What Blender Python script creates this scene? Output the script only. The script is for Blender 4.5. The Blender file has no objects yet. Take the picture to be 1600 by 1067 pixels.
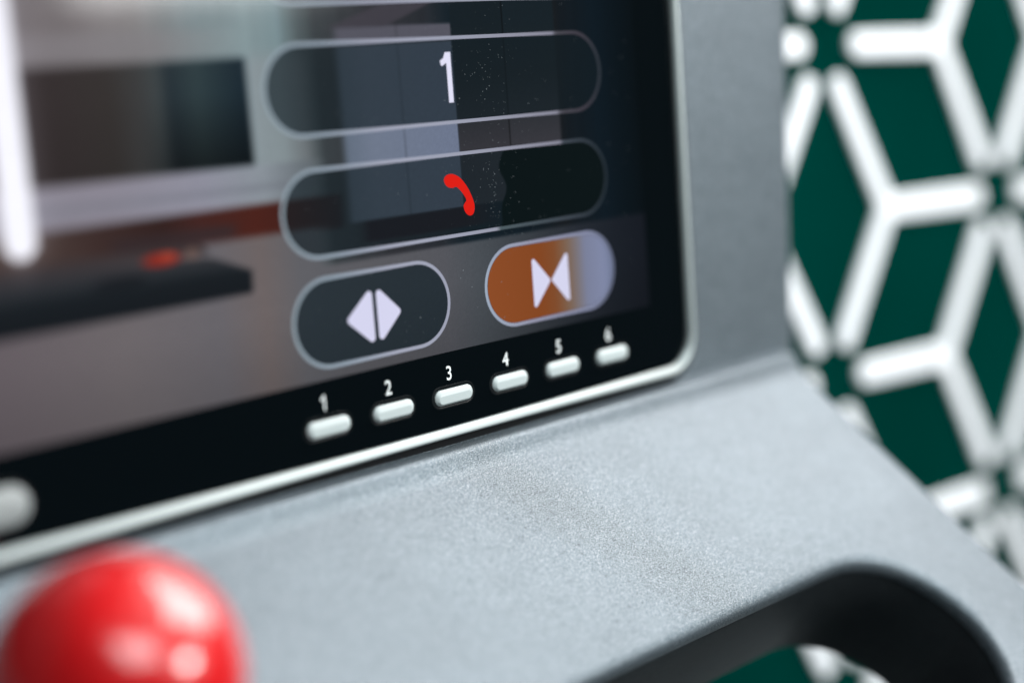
import bpy, bmesh, math, random
import numpy as np
from mathutils import Vector, Matrix

# ---------------------------------------------------------------- camera, world, lamps, exposure
# world: millimetres * MM; X right along the console front, Y into it, Z up; origin in the front glass by key 3
MM = 0.001
sc = bpy.context.scene
col = sc.collection
R = math.radians
random.seed(4)

cam_d = bpy.data.cameras.new('camera')
cam = bpy.data.objects.new('camera', cam_d); col.objects.link(cam)
cr = Vector((0.71084, -0.69967, -0.07188)); cu = Vector((0.16532, 0.06687, 0.98397)); cb = Vector((-0.68365, -0.71133, 0.16320))
m3 = Matrix((cr, cu, cb)).transposed()
cam.matrix_world = Matrix.Translation(Vector((-169.54, -190.95, 50.68)) * MM) @ m3.to_4x4()
cam_d.lens = 55.125; cam_d.sensor_width = 36; cam_d.clip_start = 0.01; cam_d.clip_end = 30
cam_d.dof.use_dof = True
cam_d.dof.focus_distance = 0.260
cam_d.dof.aperture_fstop = 4.1
sc.camera = cam

w = bpy.data.worlds.new('World'); sc.world = w; w.use_nodes = True
bg = w.node_tree.nodes['Background']
bg.inputs[0].default_value = (0.62, 0.80, 0.90, 1); bg.inputs[1].default_value = 0.06

def area(name, d, dist, sx, sy, watts, colour, target=(0, 0, 0)):                      # target in mm
    l = bpy.data.lights.new(name, 'AREA'); l.shape = 'RECTANGLE'; l.size = sx; l.size_y = sy
    l.energy = watts; l.color = colour
    o = bpy.data.objects.new(name, l); col.objects.link(o)
    t = Vector(target) * MM; d = Vector(d).normalized()
    o.location = t + d * dist
    o.rotation_euler = (-d).to_track_quat('-Z', 'Y').to_euler()
    return o
area('ceiling_lamp', (0.74, -0.06, 0.67), 0.66, 0.50, 0.50, 10.3, (1.0, 0.93, 0.91))
area('front_lamp', (-0.02, -0.70, 0.70), 1.50, 0.8, 0.7, 16, (0.90, 0.98, 1.0))
area('window_lamp', (0.58, -0.77, 0.25), 1.00, 0.19, 0.21, 7.0, (1.0, 0.99, 0.98), (-83, -35, -10))

sc.view_settings.view_transform = 'Standard'; sc.view_settings.look = 'None'
sc.view_settings.exposure = 0; sc.view_settings.gamma = 1; sc.view_settings.use_curve_mapping = False

# ---------------------------------------------------------------- helpers
def s2l(c):
    c = np.asarray(c, float) / 255.0
    return np.where(c <= 0.04045, c / 12.92, ((c + 0.055) / 1.055) ** 2.4)

def mat(name, base, rough=0.5, metal=0.0, ior=1.45, coat=0.0, spec=None):
    m = bpy.data.materials.new(name); m.use_nodes = True
    p = m.node_tree.nodes['Principled BSDF']
    p.inputs['Base Color'].default_value = (*base, 1); p.inputs['Roughness'].default_value = rough
    p.inputs['Metallic'].default_value = metal; p.inputs['IOR'].default_value = ior
    p.inputs['Coat Weight'].default_value = coat; p.inputs['Coat Roughness'].default_value = 0.05
    return m, m.node_tree.nodes, m.node_tree.links, p

def noise(nt, ln, scale, detail=2, rough=0.5, coord='Object', vec=None):
    n = nt.new('ShaderNodeTexNoise'); n.inputs['Scale'].default_value = scale
    n.inputs['Detail'].default_value = detail; n.inputs['Roughness'].default_value = rough
    if vec is None:
        tc = nt.new('ShaderNodeTexCoord'); vec = tc.outputs[coord]
    ln.new(vec, n.inputs['Vector'])
    return n

def ramp(nt, ln, src, stops):
    r = nt.new('ShaderNodeValToRGB'); e = r.color_ramp.elements
    while len(e) < len(stops): e.new(0.5)
    for k, (pos, c) in enumerate(stops):
        e[k].position = pos; e[k].color = (*c, 1)
    ln.new(src, r.inputs[0])
    return r

def new_obj(name, verts, faces, material=None, parent=None, smooth=False):
    me = bpy.data.meshes.new(name); me.from_pydata([Vector(v) * MM for v in verts], [], faces)
    me.validate(); me.update()
    return link_mesh(name, me, material, parent, smooth)

def link_mesh(name, me, material=None, parent=None, smooth=False):
    if smooth:
        for p in me.polygons: p.use_smooth = True
    if material: me.materials.append(material)
    o = bpy.data.objects.new(name, me); col.objects.link(o)
    if parent: o.parent = parent
    return o

def bm_obj(name, bm, material=None, parent=None, smooth=False):
    bmesh.ops.recalc_face_normals(bm, faces=bm.faces)
    for v in bm.verts: v.co *= MM
    me = bpy.data.meshes.new(name); bm.to_mesh(me); bm.free()
    return link_mesh(name, me, material, parent, smooth)

def fix_normals(o):
    bm = bmesh.new(); bm.from_mesh(o.data); bmesh.ops.recalc_face_normals(bm, faces=bm.faces)
    bm.to_mesh(o.data); bm.free()

def sharp(o, deg=35):
    o.data.set_sharp_from_angle(angle=R(deg))

def thing(name, label, cat, loc=(0, 0, 0)):
    o = bpy.data.objects.new(name, None); col.objects.link(o); o.empty_display_size = 0.02
    o.location = Vector(loc) * MM; o['label'] = label; o['category'] = cat
    return o

def rounded(pts, radii, n=8, off=0.0):
    """outline of a counter-clockwise polygon moved inwards by off, its corners rounded; always the same vertex count"""
    k = len(pts); P = [Vector(p) for p in pts]
    if not hasattr(radii, '__len__'): radii = [radii] * k
    lines = []
    for i in range(k):
        a, b = P[i], P[(i + 1) % k]; d = (b - a).normalized(); nrm = Vector((-d.y, d.x))
        lines.append((a + nrm * off, d))
    out = []
    for i in range(k):
        (a, d0), (b, d1) = lines[i - 1], lines[i]
        den = d0.x * d1.y - d0.y * d1.x
        t = ((b.x - a.x) * d1.y - (b.y - a.y) * d1.x) / den
        c = a + d0 * t
        r = max(radii[i] - off, 0.02)
        ang = math.acos(max(-1, min(1, d0.dot(d1)))); tl = r * math.tan(ang / 2)
        s = c - d0 * tl; cen = s + Vector((-d0.y, d0.x)) * r
        a0 = math.atan2(s.y - cen.y, s.x - cen.x)
        for q in range(n + 1):
            th = a0 + ang * q / n
            out.append(cen + Vector((math.cos(th), math.sin(th))) * r)
    return out

def rect(x0, x1, z0, z1): return [(x0, z0), (x1, z0), (x1, z1), (x0, z1)]

def stack(loops, f, cap0=False, cap1=False, closed=False):
    """quad strips between loops of 2D points; f(p, depth) gives the 3D point"""
    verts, faces = [], []; n = len(loops[0][0])
    for lp, d in loops: verts += [f(p, d) for p in lp]
    L = len(loops)
    for a in range(L if closed else L - 1):
        b = (a + 1) % L
        for i in range(n):
            j = (i + 1) % n
            faces.append((a * n + i, a * n + j, b * n + j, b * n + i))
    if cap0: faces.append(tuple(range(n)))
    if cap1: faces.append(tuple((L - 1) * n + i for i in range(n)))
    return verts, faces

front = lambda p, d: (p[0], d, p[1])          # a point of the console front, d = depth (minus = towards the viewer)

# ---------------------------------------------------------------- materials
def powder_coat(name, shade):
    m, nt, ln, p = mat(name, (0.2, 0.2, 0.2), 0.42, 0.50)
    tc = nt.new('ShaderNodeTexCoord')
    fine = noise(nt, ln, 6200, 2, 0.7, vec=tc.outputs['Object'])
    mid = noise(nt, ln, 1500, 2, 0.5, vec=tc.outputs['Object'])
    big = noise(nt, ln, 55, 3, 0.6, vec=tc.outputs['Object'])
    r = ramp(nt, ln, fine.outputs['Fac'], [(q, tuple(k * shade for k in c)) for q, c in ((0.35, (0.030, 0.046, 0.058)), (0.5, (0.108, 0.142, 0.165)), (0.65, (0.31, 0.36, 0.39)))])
    r2 = ramp(nt, ln, big.outputs['Fac'], [(0.3, (0.92, 0.92, 0.92)), (0.7, (1.05, 1.05, 1.05))])
    mx = nt.new('ShaderNodeMix'); mx.data_type = 'RGBA'; mx.blend_type = 'MULTIPLY'; mx.inputs[0].default_value = 1
    ln.new(r.outputs[0], mx.inputs[6]); ln.new(r2.outputs[0], mx.inputs[7]); 
    # a dull smudge that runs down the ledge from below key 4 to the hand hole
    sp = nt.new('ShaderNodeSeparateXYZ'); ln.new(tc.outputs['Object'], sp.inputs[0])
    def mth(op, a, b_=None):
        q = nt.new('ShaderNodeMath'); q.operation = op
        for i_, x_ in enumerate((a, b_)):
            if x_ is None: continue
            if isinstance(x_, (int, float)): q.inputs[i_].default_value = x_
            else: ln.new(x_, q.inputs[i_])
        return q.outputs[0]
    wob = noise(nt, ln, 160, 3, 0.6, vec=tc.outputs['Object'])
    u = mth('ADD', mth('ADD', sp.outputs['X'], mth('MULTIPLY', sp.outputs['Y'], 0.826)), 0.0012)
    u = mth('ADD', mth('ABSOLUTE', u), mth('MULTIPLY', mth('SUBTRACT', wob.outputs['Fac'], 0.5), 0.010))
    sr = ramp(nt, ln, mth('MULTIPLY', u, 80.0), [(0.0, (0.90, 0.89, 0.875)), (0.35, (0.94, 0.932, 0.92)), (0.85, (1, 1, 1))])
    mx2 = nt.new('ShaderNodeMix'); mx2.data_type = 'RGBA'; mx2.blend_type = 'MULTIPLY'; mx2.inputs[0].default_value = 1
    ln.new(mx.outputs[2], mx2.inputs[6]); ln.new(sr.outputs[0], mx2.inputs[7]); ln.new(mx2.outputs[2], p.inputs['Base Color'])
    b = nt.new('ShaderNodeBump'); b.inputs['Strength'].default_value = 0.6; b.inputs['Distance'].default_value = 0.00012
    ad = nt.new('ShaderNodeMath'); ad.operation = 'ADD'
    ln.new(fine.outputs['Fac'], ad.inputs[0]); ln.new(mid.outputs['Fac'], ad.inputs[1])
    ln.new(ad.outputs[0], b.inputs['Height']); ln.new(b.outputs[0], p.inputs['Normal'])
    return m
M_COAT = powder_coat('grey_powder_coat', 1.0)
M_SHADECOAT = powder_coat('shaded_powder_coat', 0.2)  # the same coat darkened, standing in for shade inside the hand hole

def silver():
    m, nt, ln, p = mat('satin_silver', (0.36, 0.415, 0.415), 0.42, 0.25)
    n = noise(nt, ln, 2200, 1)
    b = nt.new('ShaderNodeBump'); b.inputs['Strength'].default_value = 0.12; b.inputs['Distance'].default_value = 0.00005
    ln.new(n.outputs['Fac'], b.inputs['Height']); ln.new(b.outputs[0], p.inputs['Normal'])
    return m
M_SILVER = silver()
M_KEY = mat('white_satin_key', (0.46, 0.53, 0.53), 0.38)[0]
M_HOME = mat('grey_satin_key', (0.27, 0.30, 0.30), 0.42)[0]
M_GLASS = mat('black_glass', (0.0015, 0.003, 0.004), 0.07, 0, 1.28)[0]
M_SEAM = mat('black_rubber', (0.004, 0.005, 0.006), 0.8, 0, 1.3)[0]
M_SURR = mat('gloss_black_plastic', (0.006, 0.008, 0.009), 0.22)[0]
M_PRINT = mat('white_print', (0.78, 0.84, 0.84), 0.6)[0]

def red_plastic():
    m, nt, ln, p = mat('red_plastic', (0.62, 0.006, 0.008), 0.30, 0, 1.5, 0.85)
    n = noise(nt, ln, 400, 2)
    r = ramp(nt, ln, n.outputs['Fac'], [(0.3, (0.52, 0.003, 0.005)), (0.7, (0.62, 0.004, 0.006))])
    ln.new(r.outputs[0], p.inputs['Base Color'])
    return m
M_RED = red_plastic()

def screen_mat(name, strength=1.0):
    m, nt, ln, p = mat(name, (0.001, 0.001, 0.001), 0.07, 0, 1.28)
    a = nt.new('ShaderNodeVertexColor'); a.layer_name = 'picture'
    ln.new(a.outputs['Color'], p.inputs['Emission Color']); p.inputs['Emission Strength'].default_value = strength
    return m
M_SCREEN = screen_mat('lit_screen')

def wall_mat():
    m, nt, ln, p = mat('green_wall_paint', (0.0, 0.055, 0.042), 0.7); p.inputs['Specular IOR Level'].default_value = 0.0
    n = noise(nt, ln, 9, 3); r = ramp(nt, ln, n.outputs['Fac'], [(0.3, (0.0, 0.022, 0.017)), (0.7, (0.0, 0.034, 0.027))])
    ln.new(r.outputs[0], p.inputs['Base Color']); return m
M_WALL = wall_mat()
def inlay_mat():
    m, nt, ln, p = mat('white_inlay', (0.86, 0.89, 0.92), 0.5)
    n = noise(nt, ln, 60, 2); r = ramp(nt, ln, n.outputs['Fac'], [(0.3, (0.86, 0.91, 0.95)), (0.7, (0.90, 0.94, 0.97))])
    ln.new(r.outputs[0], p.inputs['Base Color']); return m
M_INLAY = inlay_mat()

# ---------------------------------------------------------------- the wall behind: green, white three-armed strokes
S = 81.28                                                    # spacing of the star points
wall = thing('patterned_wall', 'dark green wall with thick white three-armed strokes meeting in stars', 'wall', (150.81, 29.04, 53.64))
wx = Vector((0.9965, -0.0797, -0.0252)); wz = Vector((0.0258, 0.0069, 0.9996)); wy = wz.cross(wx).normalized(); wx = wy.cross(wz)
wall.rotation_euler = Matrix((wx, wy, wz)).transposed().to_euler()
v, f = stack([(rounded(rect(-620, 420, -430, 380), 4, 4, 1.5), 0.0), (rounded(rect(-620, 420, -430, 380), 4, 4, 0), 1.5),
              (rounded(rect(-620, 420, -430, 380), 4, 4, 0), 14)], front, True, True)
o = new_obj('wall_board', v, f, M_WALL, wall); fix_normals(o)

def stroke_outline(hw, L, rr, off=0.0):
    """outline of a three-armed stroke, arms to the left, upper right and lower right"""
    hw2 = hw - off; r = max(rr - off, 0.3); pts = []
    for k in range(3):
        L2 = L[0 if k == 0 else 1] - off
        a = math.pi + k * 2 * math.pi / 3
        u = Vector((math.cos(a), math.sin(a))); s = Vector((-u.y, u.x))
        inner = hw2 / math.sqrt(3)
        pts.append(u * inner - s * hw2)
        for q in range(7):
            t = math.pi / 2 * q / 6
            pts.append(u * (L2 - r + r * math.sin(t)) - s * (hw2 - r + r * math.cos(t)))
        for q in range(7):
            t = math.pi / 2 * (1 - q / 6)
            pts.append(u * (L2 - r + r * math.sin(t)) + s * (hw2 - r + r * math.cos(t)))
    return pts
hw, rr, ARM = 0.038 * S, 0.036 * S, 0.577 * S
motifs = []
for L in ((ARM * 0.78, ARM * 0.82), (ARM * 0.88, ARM * 0.82)):   # the arms that point left end sooner than those that point right
    v, f = stack([(stroke_outline(hw, L, rr), 0.2), (stroke_outline(hw, L, rr), -0.9), (stroke_outline(hw, L, rr, 0.5), -1.4)], front, False, True)
    o = new_obj('inlay', v, f, M_INLAY, wall); fix_normals(o); motifs.append(o)
used = set()
s3 = math.sqrt(3)
for i in range(-8, 5):
    for j in range(-6, 5):
        hx = i * s3 / 2 * S; hz = (j - (0.5 if i % 2 else 0)) * S
        for cx, turn in ((hx + S / s3, 0.0), (hx - S / s3, math.pi)):
            if not (-560 < cx < 370 and -380 < hz < 330): continue
            src = motifs[1 if turn else 0]
            if src.name in used:
                c = src.copy(); col.objects.link(c)
            else:
                c = src; used.add(src.name)
            c.parent = wall; c.location = Vector((cx, 0, hz)) * MM; c.rotation_euler = (0, turn, 0)

# ---------------------------------------------------------------- the console
CX = -83.0                                                   # middle of the console
con = thing('control_console', 'grey powder coated control console with black touch screen, silver rim and numbered keys', 'console')
A = R(40); EY, EZ = -math.cos(A), -math.sin(A); NY, NZ = -math.sin(A), math.cos(A); Z0 = -8.2
def ledge(p, h=0.0):                                         # (X, distance down the ledge), height over it
    return (p[0], p[1] * EY + h * NY, Z0 + p[1] * EZ + h * NZ)
mir = lambda x: 2 * CX - x

def housing():
    verts, faces = [], []
    def add(vf):
        o0 = len(verts); verts.extend(vf[0]); faces.extend(tuple(i + o0 for i in fc) for fc in vf[1])
    # upright front slab
    pts = [(mir(96.1), -14), (96.1, -14), (104.4, 204), (mir(104.4), 204)]; rad = [3, 3, 16, 16]
    lo = [(rounded(pts, rad, 8, 3.0 * (1 - math.sin(t))), 0.25 + 3.0 * (1 - math.cos(t))) for t in [R(x) for x in (0, 18, 36, 54, 72, 90)]]
    lo.append((rounded(pts, rad, 8, 0), 18.0)); lo.append((rounded(pts, rad, 8, 2.0), 20.0))
    add(stack(lo, front, True, True))
    # ledge plate with the hand hole
    outer = [(mir(91.6), -2), (91.6, -2), (97.6, 70), (97.6, 106), (mir(97.6), 106), (mir(97.6), 70)][::1]
    ro = [3, 3, 40, 16, 16, 40]
    hole = [(mir(76.2), 46.9), (76.2, 46.9), (76.2, 86), (mir(76.2), 86)]; rh = [21, 21, 20, 20]
    T = 25.0; FR = 2.4; n = 10
    q = [R(x) for x in (0, 15, 30, 45, 60, 75, 90)]
    top_o = [(rounded(outer, ro, n, FR * (1 - math.sin(t))), -FR * (1 - math.cos(t))) for t in q]
    top_o += [(rounded(outer, ro, n, 0), -T + 2), (rounded(outer, ro, n, 2), -T)]
    fh = 2.2
    top_h = [(rounded(hole, rh, n, -fh * (1 - math.sin(t))), -fh * (1 - math.cos(t))) for t in q]
    top_h += [(rounded(hole, rh, n, 0), -2.9), (rounded(hole, rh, n, -0.45), -3.0), (rounded(hole, rh, n, -1.2), -3.2), (rounded(hole, rh, n, -1.2), -T)]
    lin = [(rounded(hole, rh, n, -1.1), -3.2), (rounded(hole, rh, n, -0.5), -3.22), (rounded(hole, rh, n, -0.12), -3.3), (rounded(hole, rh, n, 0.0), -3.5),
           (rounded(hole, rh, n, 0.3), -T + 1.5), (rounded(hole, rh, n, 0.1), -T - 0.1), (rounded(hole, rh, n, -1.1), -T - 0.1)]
    ho = new_obj('handle_liner', *stack(lin, ledge), M_SHADECOAT, con, True); fix_normals(ho); sharp(ho, 38)
    ho['label'] = 'lining of the hand hole, coat darkened as shade'
    add(stack(top_o, ledge)); add(stack(top_h, ledge))
    # the two flat faces between outline and hole
    for k in (0, -1):
        a = top_o[k]; b = top_h[k]
        bm = bmesh.new(); es = []
        for lp in (a[0], b[0]):
            vs = [bm.verts.new((p[0], p[1], 0)) for p in lp]
            es += [bm.edges.new((vs[i], vs[(i + 1) % len(vs)])) for i in range(len(vs))]
        bmesh.ops.triangle_fill(bm, edges=es, use_beauty=True)
        bm.verts.index_update()
        add(([ledge((x.co.x, x.co.y), a[1]) for x in bm.verts], [tuple(y.index for y in fc.verts) for fc in bm.faces])); bm.free()
    # rolled lip between the rim and the ledge
    prof = [(-6, -0.4), (-0.9, -0.3), (0.0, 0.05), (0.8, 0.60), (1.3, 1.02), (1.8, 1.28), (2.3, 1.34), (2.8, 1.20), (3.4, 0.88), (4.1, 0.50), (4.8, 0.20), (5.6, 0.04), (6.4, 0.0), (8.0, -0.25)]
    xs = [mir(92.0), mir(91.0), -20, 91.0, 92.0]; vv, ff = [], []
    for x in xs:
        vv += [ledge((x, e), h - (0.5 if abs(x - CX) > 174.5 else 0)) for e, h in prof]
    P = len(prof)
    for a in range(len(xs) - 1):
        for b in range(P - 1): ff.append((a * P + b, a * P + b + 1, (a + 1) * P + b + 1, (a + 1) * P + b))
    add((vv, ff))
    o = new_obj('housing', verts, faces, M_COAT, con)
    bm = bmesh.new(); bm.from_mesh(o.data); bmesh.ops.remove_doubles(bm, verts=bm.verts, dist=1e-7)
    bmesh.ops.recalc_face_normals(bm, faces=bm.faces); bm.to_mesh(o.data); bm.free()
    for p in o.data.polygons: p.use_smooth = True
    sharp(o, 38)
    return o
housing()

# bracket that carries it on the wall
v, f = stack([(rounded(rect(CX - 90, CX + 90, 40, 150), 6, 4), 20.0), (rounded(rect(CX - 90, CX + 90, 40, 150), 6, 4), 44.0)], front, True, True)
o = new_obj('wall_bracket', v, f, M_SEAM, con); fix_normals(o)

# front glass, rim, seam
PX1, PZ0, PZ1 = 60.5, -4.85, 184.0
pan = rect(mir(PX1), PX1, PZ0, PZ1)
v, f = stack([(rounded(pan, 6.0, 10, -0.3), 0.24), (rounded(pan, 6.0, 10, -0.3), 0.0)], front, False, True)
o = new_obj('front_glass', v, f, M_GLASS, con); fix_normals(o)
prof = [(0.0, 0.2), (0.0, -0.55), (0.10, -0.70), (0.55, -1.16), (0.68, -1.22), (1.22, -1.26), (1.34, -1.20), (1.49, -1.05), (1.54, -0.95), (1.54, 0.22)]
v, f = stack([(rounded(pan, 6.0, 14, -d), y) for d, y in prof], front)
o = new_obj('rim', v, f, M_SILVER, con, True); fix_normals(o); sharp(o, 28)
v, f = stack([(rounded(pan, 6.0, 14, -1.5), -0.12), (rounded(pan, 6.0, 14, -3.0), -0.05), (rounded(pan, 6.0, 14, -3.0), 0.3)], front)
o = new_obj('seam', v, f, M_SEAM, con); fix_normals(o)

# ---------------------------------------------------------------- what the screen shows: flat picture of a room plus buttons, reflected haze painted in
def sm(d, s): return np.clip(0.5 + d / (2 * s), 0, 1) ** 2 * (3 - 2 * np.clip(0.5 + d / (2 * s), 0, 1))
def box(X, Y, x0, x1, y0, y1, sx=0.25, sy=0.25):
    return sm(X - x0, sx) * sm(x1 - X, sx) * sm(Y - y0, sy) * sm(y1 - Y, sy)
def poly(X, Y, pts, s=0.25):
    m = np.ones_like(X); k = len(pts)
    for i in range(k):
        (x0, y0), (x1, y1) = pts[i], pts[(i + 1) % k]; L = math.hypot(x1 - x0, y1 - y0)
        m = m * sm(((x1 - x0) * (Y - y0) - (y1 - y0) * (X - x0)) / L, s)
    return m
def capsule(X, Y, x0, x1, y0, y1):
    r = (y1 - y0) / 2; cy = (y0 + y1) / 2
    dx = np.maximum(np.maximum(x0 + r - X, X - (x1 - r)), 0)
    return r - np.hypot(dx, Y - cy)
def table(X, rows):
    xs = [r[0] for r in rows]
    return np.stack([np.interp(X, xs, [r[1][k] for r in rows]) for k in range(3)], -1)
def over(c, m, colr):
    colr = np.asarray(colr, float)
    return c * (1 - m[..., None]) + colr * m[..., None]

PILLS = dict(top=(-32.8, 40.6, -77.5, -64.0), one=(-32.8, 40.6, -58.6, -44.5), call=(-31.7, 40.6, -39.9, -26.1),
             open=(-31.5, 0.6, -23.4, -9.2), close=(8.5, 41.0, -23.5, -9.3))
def room(X, Y):
    c = table(X, [(-216, (120, 112, 112)), (-80, (116, 109, 113)), (-62, (112, 106, 108)), (-53, (124, 121, 122)), (-43.5, (116, 130, 134)),
                  (-33.5, (128, 146, 150)), (-29, (116, 136, 141)), (-26, (86, 98, 101)), (-22, (56, 62, 66)), (-10, (46, 47, 52)), (0, (38, 42, 48)),
                  (5, (20, 32, 40)), (20, (13, 25, 33)), (29.5, (22, 26, 30)), (31, (17, 24, 30)), (40, (10, 23, 32)), (46, (6, 17, 24)), (50.2, (4, 12, 17))])
    c = c * (1 + 0.02 * np.sin(X * 0.83 + 1.5 * np.sin(X * .37)) + 0.015 * np.sin(X * 2.3))[..., None]  # blue-green streaks of reflected haze are painted into these base tones
    # pale wall between the tall cupboards and the dark window
    m = box(X, Y, -36, -24, -57, -35, 2.0, 2.0); c = over(c, m * 0.85, table(X, [(-36, (140, 150, 156)), (-30, (132, 142, 146)), (-26, (112, 118, 122)), (-23, (84, 90, 94))]))
    m = box(X, Y, -230, -34.5, -61, -57.0, 0.8, 1.0); c = over(c, m * 0.8, table(X, [(-80, (128, 121, 126)), (-50, (128, 126, 129)), (-35, (132, 150, 154))]))
    # dark window
    d = table(X, [(-216, (50, 44, 44)), (-70, (49, 42, 43)), (-58, (50, 46, 45)), (-53, (56, 57, 58)), (-50.5, (58, 64, 66)), (-48.5, (34, 44, 50)), (-44, (44, 58, 62)), (-36, (22, 36, 45))])
    d = d * (1.05 - 0.5 * np.clip((Y + 52) / 11, 0, 1) * np.clip((X + 54) / 6, 0, 1) - 0.1 * np.clip((Y + 52) / 11, 0, 1))[..., None]
    c = over(c, box(X, Y, -190, -35.4, -56.8, -41.3, 0.5, 0.5), d)
    # sill and pale band under it
    c = over(c, box(X, Y, -230, -24.5, -41.2, -35.3, 3.0, 0.4), table(X, [(-216, (134, 128, 138)), (-60, (138, 134, 146)), (-45, (142, 142, 156)), (-34, (136, 144, 152)), (-25, (96, 104, 110))]))
    c = over(c, box(X, Y, -230, -24.5, -38.4, -37.6, 1, 0.6) * 0.5, (104, 108, 118))
    # brown shelf
    c = over(c, box(X, Y, -230, -20, -35.6, -30.4, 1.0, 0.45), table(X, [(-216, (60, 44, 40)), (-70, (72, 58, 55)), (-62, (60, 44, 42)), (-52, (50, 32, 30)), (-46, (66, 36, 33)), (-36, (74, 33, 26)), (-30, (66, 31, 26)), (-20, (40, 30, 32))]))
    c = over(c, box(X, Y, -60, -40, -33.2, -31.3, 1.5, 0.6) * 0.8, (52, 42, 45))
    # floor and counter front, down to the lower end of the picture
    low = table(X, [(-216, (94, 88, 92)), (-80, (98, 90, 95)), (-60, (106, 100, 103)), (-44, (101, 98, 103)), (-36, (106, 97, 97)), (-29, (94, 94, 99)), (-16, (88, 88, 93)), (0, (82, 83, 89)), (7, (72, 77, 83)),
                    (20, (54, 59, 65)), (32, (36, 41, 49)), (41, (25, 30, 38)), (50.2, (19, 23, 31))])
    low = low * (1.02 - 0.13 * np.clip((Y + 19) / 11, 0, 1))[..., None]
    c = over(c, sm(Y + 31.0, 0.6) * sm(-24 - X, 2.5), low); c = over(c, sm(Y + 25.0, 0.35), low)
    # dark desk with something red on it
    dk = table(Y, [(-31, (70, 62, 62)), (-29.5, (56, 54, 58)), (-27.5, (40, 44, 49)), (-26, (24, 29, 34)), (-22, (20, 24, 29))])
    c = over(c, poly(X, Y, [(-216, -30.8), (-76, -30.8), (-44.5, -28.9), (-37.7, -26.2), (-37.9, -22.9), (-76, -22.2), (-216, -22.2)], 0.4), dk)
    c = over(c, sm(1 - np.hypot((X + 59.5) / 4.2, (Y + 27.3) / 0.9), 0.3) * 0.7, (22, 25, 30))
    c = over(c, poly(X, Y, [(-216, -31.2), (-46, -31.2), (-44, -28.7), (-60, -29.6), (-216, -29.9)], 0.5) * .75, (46, 40, 42))
    c = over(c, sm(1 - np.hypot((X + 52.6) / 3.0, (Y + 29.7) / 0.9), 0.35), (138, 42, 32)); c = over(c, sm(1 - np.hypot((X + 51.6) / 1.3, (Y + 30.0) / 0.5), 0.3) * .6, (186, 80, 60))
    c = over(c, sm(1 - np.hypot((X + 47.6) / 1.3, (Y + 29.9) / 0.8), 0.4) * .6, (120, 92, 82))
    # lit tube
    tube = capsule(X, np.where(Y < -40, -40, Y), -75.8, -70.3, -45.5, -32.3)
    tb = np.minimum(2.3 - np.abs(X + 73.35), -32.3 - Y - np.maximum(0, np.abs(X + 73.35) - 0.9) * 1.0)
    c = over(c, np.clip(1 + tb / 5.0, 0, 1) ** 2 * 0.16, (225, 225, 240))
    c = over(c, sm(tb, 0.5), (252, 252, 262))
    # tall cupboards, pale pair and dark pair
    e = np.where(Y[..., None] < -57.6, np.array((84, 84, 95.)), table(X, [(-19, (96, 108, 124)), (-13, (110, 120, 139)), (5.3, (108, 118, 141))]))
    mm = sm(X + 18.6, 1.0) * sm(5.25 - X, 0.12) * sm(Y + 60.6, 0.15) * sm(-30.9 - Y, 0.2)
    e = e * (1 - 0.22 * np.exp(-((X + 6.3) / 0.16) ** 2))[..., None]; c = over(c, mm, e)
    e2 = table(Y, [(-60.5, (20, 30, 36)), (-52, (27, 33, 37)), (-46, (40, 43, 48)), (-40, (52, 52, 58))]) * (1 - 0.5 * np.exp(-((X - 17.0) / 0.16) ** 2) + 0.06 * (X > 17))[..., None]
    c = over(c, sm(X - 5.25, 0.12) * sm(29.4 - X, 0.3) * sm(-30.9 - Y, 0.2), e2)
    c = over(c, poly(X, Y, [(-20, -60.5), (-7, -64.6), (3.2, -64.6), (-8.4, -60.5)], 0.25), (62, 60, 68))
    c = over(c, sm(X + 16, 1.5) * sm(10 - X, 5) * sm(Y + 30.9, 0.2) * sm(-27.6 - Y, 0.3), (34, 22, 28))
    return np.clip(c, 0, 280)
def picture(X, Y):
    c = room(X, Y)
    for k in ('top', 'one', 'call', 'open'):
        q = capsule(X, Y, *PILLS[k]); m = sm(q - 0.2, 0.15)
        inside = c * 0.36 + np.array((11, 18, 22)) if k != 'open' else c * 0.34 + np.array((9, 18, 23))
        if k == 'call':
            wv = 14.6 + 0.7 * np.sin(Y * 0.9) - 0.25 * np.maximum(Y + 30, 0) ** 1.6
            dk = np.array((7, 18, 20.))
            inside = over(inside, sm(X - wv, 0.3), dk)
        c = over(c, m, inside)
    # faint grain of the panel
    c = c * (1 + 0.016 * np.random.default_rng(3).standard_normal(X.shape))[..., None]
    return np.clip(c, 0, 280)

def edge_colour(X, Y, key):
    t = table(X, [(-32, (146, 162, 172)), (-22, (150, 164, 178)), (-12, (164, 168, 186)), (4, (156, 160, 178)), (28, (138, 138, 154)), (41, (120, 120, 140))])
    if key in ('one', 'top'):
        t = over(t, sm(X - 29.5, 0.2), table(X, [(29, (72, 72, 80)), (36, (66, 62, 72)), (41, (50, 58, 66))]))
    if key == 'call':
        lim = np.where(Y < -33, 29.3, 12.6)
        t = over(t, sm(X - lim, 0.3), table(X, [(12, (78, 92, 98)), (30, (66, 74, 84)), (41, (40, 50, 58))]))
    if key == 'close':
        t = table(X, [(8, (158, 172, 190)), (20, (150, 150, 172)), (34, (140, 146, 174)), (41, (112, 120, 146))])
    return t

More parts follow.
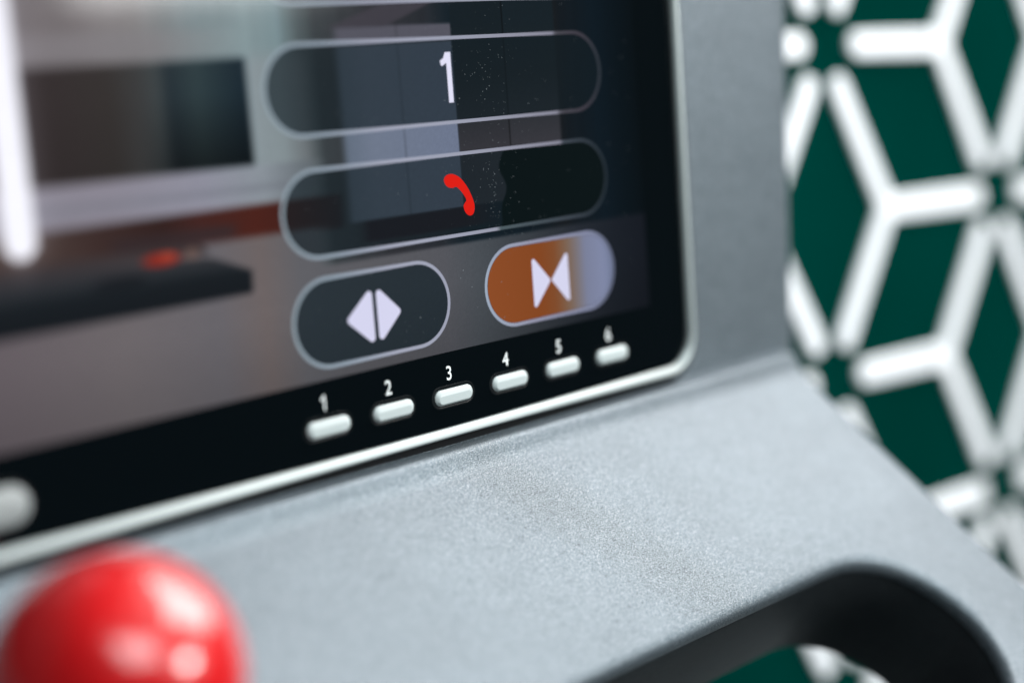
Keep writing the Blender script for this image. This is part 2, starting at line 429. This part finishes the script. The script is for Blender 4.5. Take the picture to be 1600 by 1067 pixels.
def paint(o, fn):
    me = o.data; n = len(me.vertices); co = np.empty(n * 3); me.vertices.foreach_get('co', co); co = co.reshape(-1, 3) / MM
    c = np.asarray(fn(co[:, 0], -co[:, 2]), float)
    if c.ndim == 1: c = np.tile(c, (n, 1))
    a = me.color_attributes.new('picture', 'FLOAT_COLOR', 'POINT')
    rgba = np.ones((n, 4), np.float32); rgba[:, :3] = s2l(c); a.data.foreach_set('color', rgba.ravel())

xs = np.concatenate([np.arange(-216.2, -90, 4), np.arange(-90, -32, 0.4), np.arange(-32, 32, 0.17), np.arange(32, 50.2, 0.3), [50.2]])
zs = np.concatenate([np.arange(7.6, 66, 0.25), np.arange(66, 82, 0.6), np.arange(82, 174, 4), [174]])
gx, gz = np.meshgrid(xs, zs); nx, nz = len(xs), len(zs)
idx = np.arange(nx * nz).reshape(nz, nx)
quads = np.stack([idx[:-1, :-1], idx[:-1, 1:], idx[1:, 1:], idx[1:, :-1]], -1).reshape(-1, 4)
me = bpy.data.meshes.new('touch_screen')
me.from_pydata((np.stack([gx.ravel(), np.full(nx * nz, -0.03), gz.ravel()], -1) * MM).tolist(), [], quads.tolist())
screen = link_mesh('touch_screen', me, M_SCREEN, con)
paint(screen, picture)

def pill_loop(x0, x1, y0, y1, off, n=26, ns=60):
    r = (y1 - y0) / 2 - off; cy = -(y0 + y1) / 2; a, b = x0 + off + r, x1 - off - r; out = []
    for q in range(ns): out.append((a + (b - a) * q / ns, cy - r))
    for q in range(n): t = -math.pi / 2 + math.pi * q / n; out.append((b + r * math.cos(t), cy + r * math.sin(t)))
    for q in range(ns): out.append((b + (a - b) * q / ns, cy + r))
    for q in range(n): t = math.pi / 2 + math.pi * q / n; out.append((a + r * math.cos(t), cy + r * math.sin(t)))
    return out
for k, q in PILLS.items():
    wd = 0.58
    v, f = stack([(pill_loop(*q, 0.0), -0.06), (pill_loop(*q, wd), -0.06)], front)
    o = new_obj('button_outline', v, f, M_SCREEN, screen); fix_normals(o)
    paint(o, lambda X, Y, k=k: edge_colour(X, Y, k))
# lit orange fill of the door close button, pale sheen painted at its right
q = PILLS['close']; loops = [(pill_loop(*q, 0.66 + d), -0.055) for d in np.linspace(0, 6.4, 9)]
v, f = stack(loops, front, False, True)
# regular columns so that the colour runs evenly from left to right
v, f = [], []; cxs = np.linspace(q[0] + 0.67, q[1] - 0.67, 140); r0 = (q[3] - q[2]) / 2 - 0.66; cy = -(q[2] + q[3]) / 2
for x in cxs:
    dx = max(q[0] + 0.66 + r0 - x, x - (q[1] - 0.66 - r0), 0); h = math.sqrt(max(r0 * r0 - dx * dx, 0))
    v += [(x, -0.055, cy - h), (x, -0.055, cy + h)]
f = [(2 * i, 2 * i + 2, 2 * i + 3, 2 * i + 1) for i in range(len(cxs) - 1)]
o = new_obj('button_fill', v, f, M_SCREEN, screen); fix_normals(o)
o['label'] = 'orange fill with lilac sheen painted in'
paint(o, lambda X, Y: table(X, [(8, (141, 76, 39)), (22, (132, 70, 33)), (25.5, (128, 76, 44)), (29, (124, 100, 84)), (31.5, (122, 116, 122)), (33.5, (122, 128, 154)), (38, (128, 136, 166)), (41, (112, 122, 150))]))

def icon(name, polys, colr, y=-0.09, label=None):
    v, f = [], []
    for p in polys:
        f.append(tuple(range(len(v), len(v) + len(p)))); v += [(a, y, -b) for a, b in p]
    o = new_obj(name, v, f, M_SCREEN, screen); fix_normals(o); paint(o, lambda X, Y: np.array(colr, float))
    if label: o['label'] = label
    return o
def rtri(pts, r):                                            # screen points (Y down) -> rounded triangle
    p = [(a, -b) for a, b in pts]
    ar = sum(p[i][0] * p[(i + 1) % 3][1] - p[(i + 1) % 3][0] * p[i][1] for i in range(3))
    if ar < 0: p = p[::-1]
    return [(a.x, -a.y) for a in rounded(p, r, 6)]
LIL = (214, 214, 240)
icon('door_open_icon', [rtri([(-21.35, -15.95), (-15.78, -20.7), (-15.78, -11.2)], 0.62), rtri([(-9.95, -15.95), (-14.98, -20.7), (-14.98, -11.2)], 0.62)], LIL)
icon('door_close_icon', [rtri([(24.4, -16.05), (19.95, -20.9), (19.95, -11.2)], 0.42), rtri([(24.5, -16.05), (28.95, -20.9), (28.95, -11.2)], 0.42)], LIL)
icon('floor_number', [[(3.55, -56.05), (4.75, -56.05), (4.75, -47.95), (3.72, -47.95), (3.72, -54.35), (2.75, -53.85), (2.5, -54.05), (2.38, -54.75), (3.1, -55.1)]], (226, 226, 248))
ph = [(1.17, -35.83), (1.72, -36.35), (2.59, -36.53), (3.56, -36.39), (4.92, -35.69), (6.39, -33.97), (7.34, -31.97), (7.66, -30.76), (7.31, -29.52), (6.40, -29.20), (5.45, -29.78), (5.00, -31.05), (5.57, -31.62), (5.88, -31.80), (5.72, -32.35), (4.96, -33.37), (4.05, -34.22), (3.63, -34.34), (2.97, -34.15), (1.94, -34.41), (1.36, -34.98)]
for _ in range(2):
    ph = [(a[0] * (1 - t) + b[0] * t, a[1] * (1 - t) + b[1] * t) for a, b in zip(ph, ph[1:] + ph[:1]) for t in (0.25, 0.75)]
icon('phone_icon', [ph], (222, 30, 20))

# ---------------------------------------------------------------- keys with printed numbers
def stadium(cx, cz, w, h, off=0.0, n=12):
    return rounded(rect(cx - w / 2, cx + w / 2, cz - h / 2, cz + h / 2), h / 2 - 1e-4, n, off)
def key_mesh(w, h, up):
    lo = [(stadium(0, 0, w, h), 0.1), (stadium(0, 0, w, h), -0.25 * up), (stadium(0, 0, w, h, 0.06), -0.36 * up), (stadium(0, -0.10 * h, w, h, 0.22 * h), -0.97 * up), (stadium(0, -0.10 * h, w, h, 0.25 * h), -up), (stadium(0, -0.10 * h, w, h, 0.31 * h), -up * 1.003)]
    return stack(lo, front, False, True)
def digit_mesh(txt, size):
    cu_ = bpy.data.curves.new('text', 'FONT'); cu_.body = txt; cu_.size = size; cu_.align_x = 'CENTER'; cu_.offset = 0.008 * size; cu_.resolution_u = 6
    t = bpy.data.objects.new('text', cu_); col.objects.link(t)
    bpy.context.view_layer.update()
    me = bpy.data.meshes.new_from_object(t.evaluated_get(bpy.context.evaluated_depsgraph_get()))
    bpy.data.objects.remove(t); bpy.data.curves.remove(cu_)
    return me
PITCH = 13.08
for k in range(6):
    x = -26.5 + k * PITCH; z = 0.25
    v, f = key_mesh(8.4, 2.6, 0.65)
    key = new_obj('key', v, f, M_KEY, con, True); key.location = Vector((x, 0, z)) * MM; fix_normals(key); sharp(key, 30)
    v, f = stack([(stadium(0, 0, 8.4, 2.6, -0.02), -0.01), (stadium(0, 0, 8.4, 2.6, -0.34), -0.01), (stadium(0, 0, 8.4, 2.6, -0.42), -0.04), (stadium(0, 0, 8.4, 2.6, -0.60), -0.01)], front)
    s = new_obj('key_surround', v, f, M_SURR, key, True); fix_normals(s)
    me = digit_mesh(str(k + 1), 3.35)
    if k == 0:
        me = bpy.data.meshes.new('key_number')
        me.from_pydata([(a, b, 0) for a, b in ((0.48, 0), (0.48, 2.42), (0.22, 2.42), (-0.05, 2.10), (-0.45, 1.86), (-0.45, 1.52), (-0.12, 1.64), (0.13, 1.8), (0.13, 0))], [], [tuple(range(9))])
    for q in me.vertices: q.co = Vector((q.co.x * 0.86, -0.02, q.co.y)) * MM
    d = link_mesh('key_number', me, M_PRINT, key); d.location = Vector((-0.6, 0, 2.72)) * MM
    d['label'] = 'printed white number %d' % (k + 1)
v, f = key_mesh(15.0, 5.4, 1.15)
key = new_obj('home_key', v, f, M_HOME, con, True); key.location = Vector((-84.1, 0, 0.6)) * MM; fix_normals(key); sharp(key, 30)
v, f = stack([(stadium(0, 0, 15, 5.4, -0.02), -0.01), (stadium(0, 0, 15, 5.4, -0.34), -0.01), (stadium(0, 0, 15, 5.4, -0.42), -0.04), (stadium(0, 0, 15, 5.4, -0.60), -0.01)], front)
s = new_obj('key_surround', v, f, M_SURR, key, True); fix_normals(s)

# three small sensor windows left of key 1
for x in (-58.4, -52.6, -46.6):
    cir = lambda r: [(r * math.cos(t * math.pi / 12), r * math.sin(t * math.pi / 12)) for t in range(24)]
    v, f = stack([(cir(1.25), -0.004), (cir(1.05), -0.010), (cir(0.75), -0.010), (cir(0.55), -0.006), (cir(0.3), -0.005)], front, False, True)
    s = new_obj('sensor_window', v, f, M_GLASS, con, True); s.location = Vector((x, 0, -0.2)) * MM; fix_normals(s)

# ---------------------------------------------------------------- red mushroom button on the ledge
KX, KE = -82.9, 27.4
def lathe(prof, n=64):
    v, f = [], []
    for r, h in prof: v += [(r * math.cos(2 * math.pi * i / n), r * math.sin(2 * math.pi * i / n), h) for i in range(n)]
    for a in range(len(prof) - 1):
        for i in range(n): f.append((a * n + i, a * n + (i + 1) % n, (a + 1) * n + (i + 1) % n, (a + 1) * n + i))
    f.append(tuple(range(n))); f.append(tuple((len(prof) - 1) * n + i for i in range(n)))
    return v, f
rot = Matrix(((1, 0, 0), (0, -EY, NY), (0, -EZ, NZ))).to_4x4()
base = ledge((KX, KE))
head_prof = [(7.5, 7.5), (14.0, 8.0), (15.0, 9.4), (15.4, 11.8), (15.35, 14.0), (14.95, 16.6), (14.2, 19.1), (13.1, 21.4), (11.7, 23.5), (10.1, 25.3), (8.5, 26.6), (7.0, 27.45), (5.6, 27.95), (4.0, 28.25), (2.2, 28.4), (0.6, 28.43)]
v, f = lathe(head_prof)
es = new_obj('stop_button', v, f, M_RED, con, True); es.matrix_local = Matrix.Translation(Vector(base) * MM) @ rot; fix_normals(es); sharp(es, 50)
v, f = lathe([(12.5, -0.2), (12.5, 1.6), (11.6, 2.4), (7.6, 2.6), (7.0, 3.4), (7.0, 8.0)])
cl = new_obj('collar', v, f, M_SURR, es, True); fix_normals(cl); sharp(cl, 30)

# ---------------------------------------------------------------- dust on the glass
v, f = [], []
def speck(x, y, r):
    o0 = len(v); a0 = random.random() * 6
    for q in range(5):
        t = a0 + q * 2 * math.pi / 5; rr_ = r * random.uniform(0.6, 1.2); v.append((x + rr_ * math.cos(t), -0.12, -y + rr_ * math.sin(t)))
    f.append(tuple(range(o0, o0 + 5)))
for _ in range(150): speck(random.gauss(13.5, 4.5), random.uniform(-63, -20), random.choice((0.03, 0.04, 0.05, 0.07)))
for _ in range(35): speck(random.gauss(11.5, 1.2), random.choice((-37.5, -30, -33.5, -53, -49)) + random.gauss(0, 1.0), random.uniform(0.04, 0.09))
for _ in range(240): speck(random.uniform(-30, 48), random.uniform(-64, -9), random.choice((0.03, 0.04, 0.06)))
for x, y in ((3.9, -20.5), (3.2, -19.3), (5.6, -17.5), (12.4, -17.4), (12.6, -11.3), (-6.2, -14.2), (28.6, -18.2)): speck(x, y, 0.1)
o = new_obj('dust', v, f, mat('pale_dust', (0.18, 0.21, 0.23), 0.9)[0], screen); fix_normals(o); o['kind'] = 'stuff'
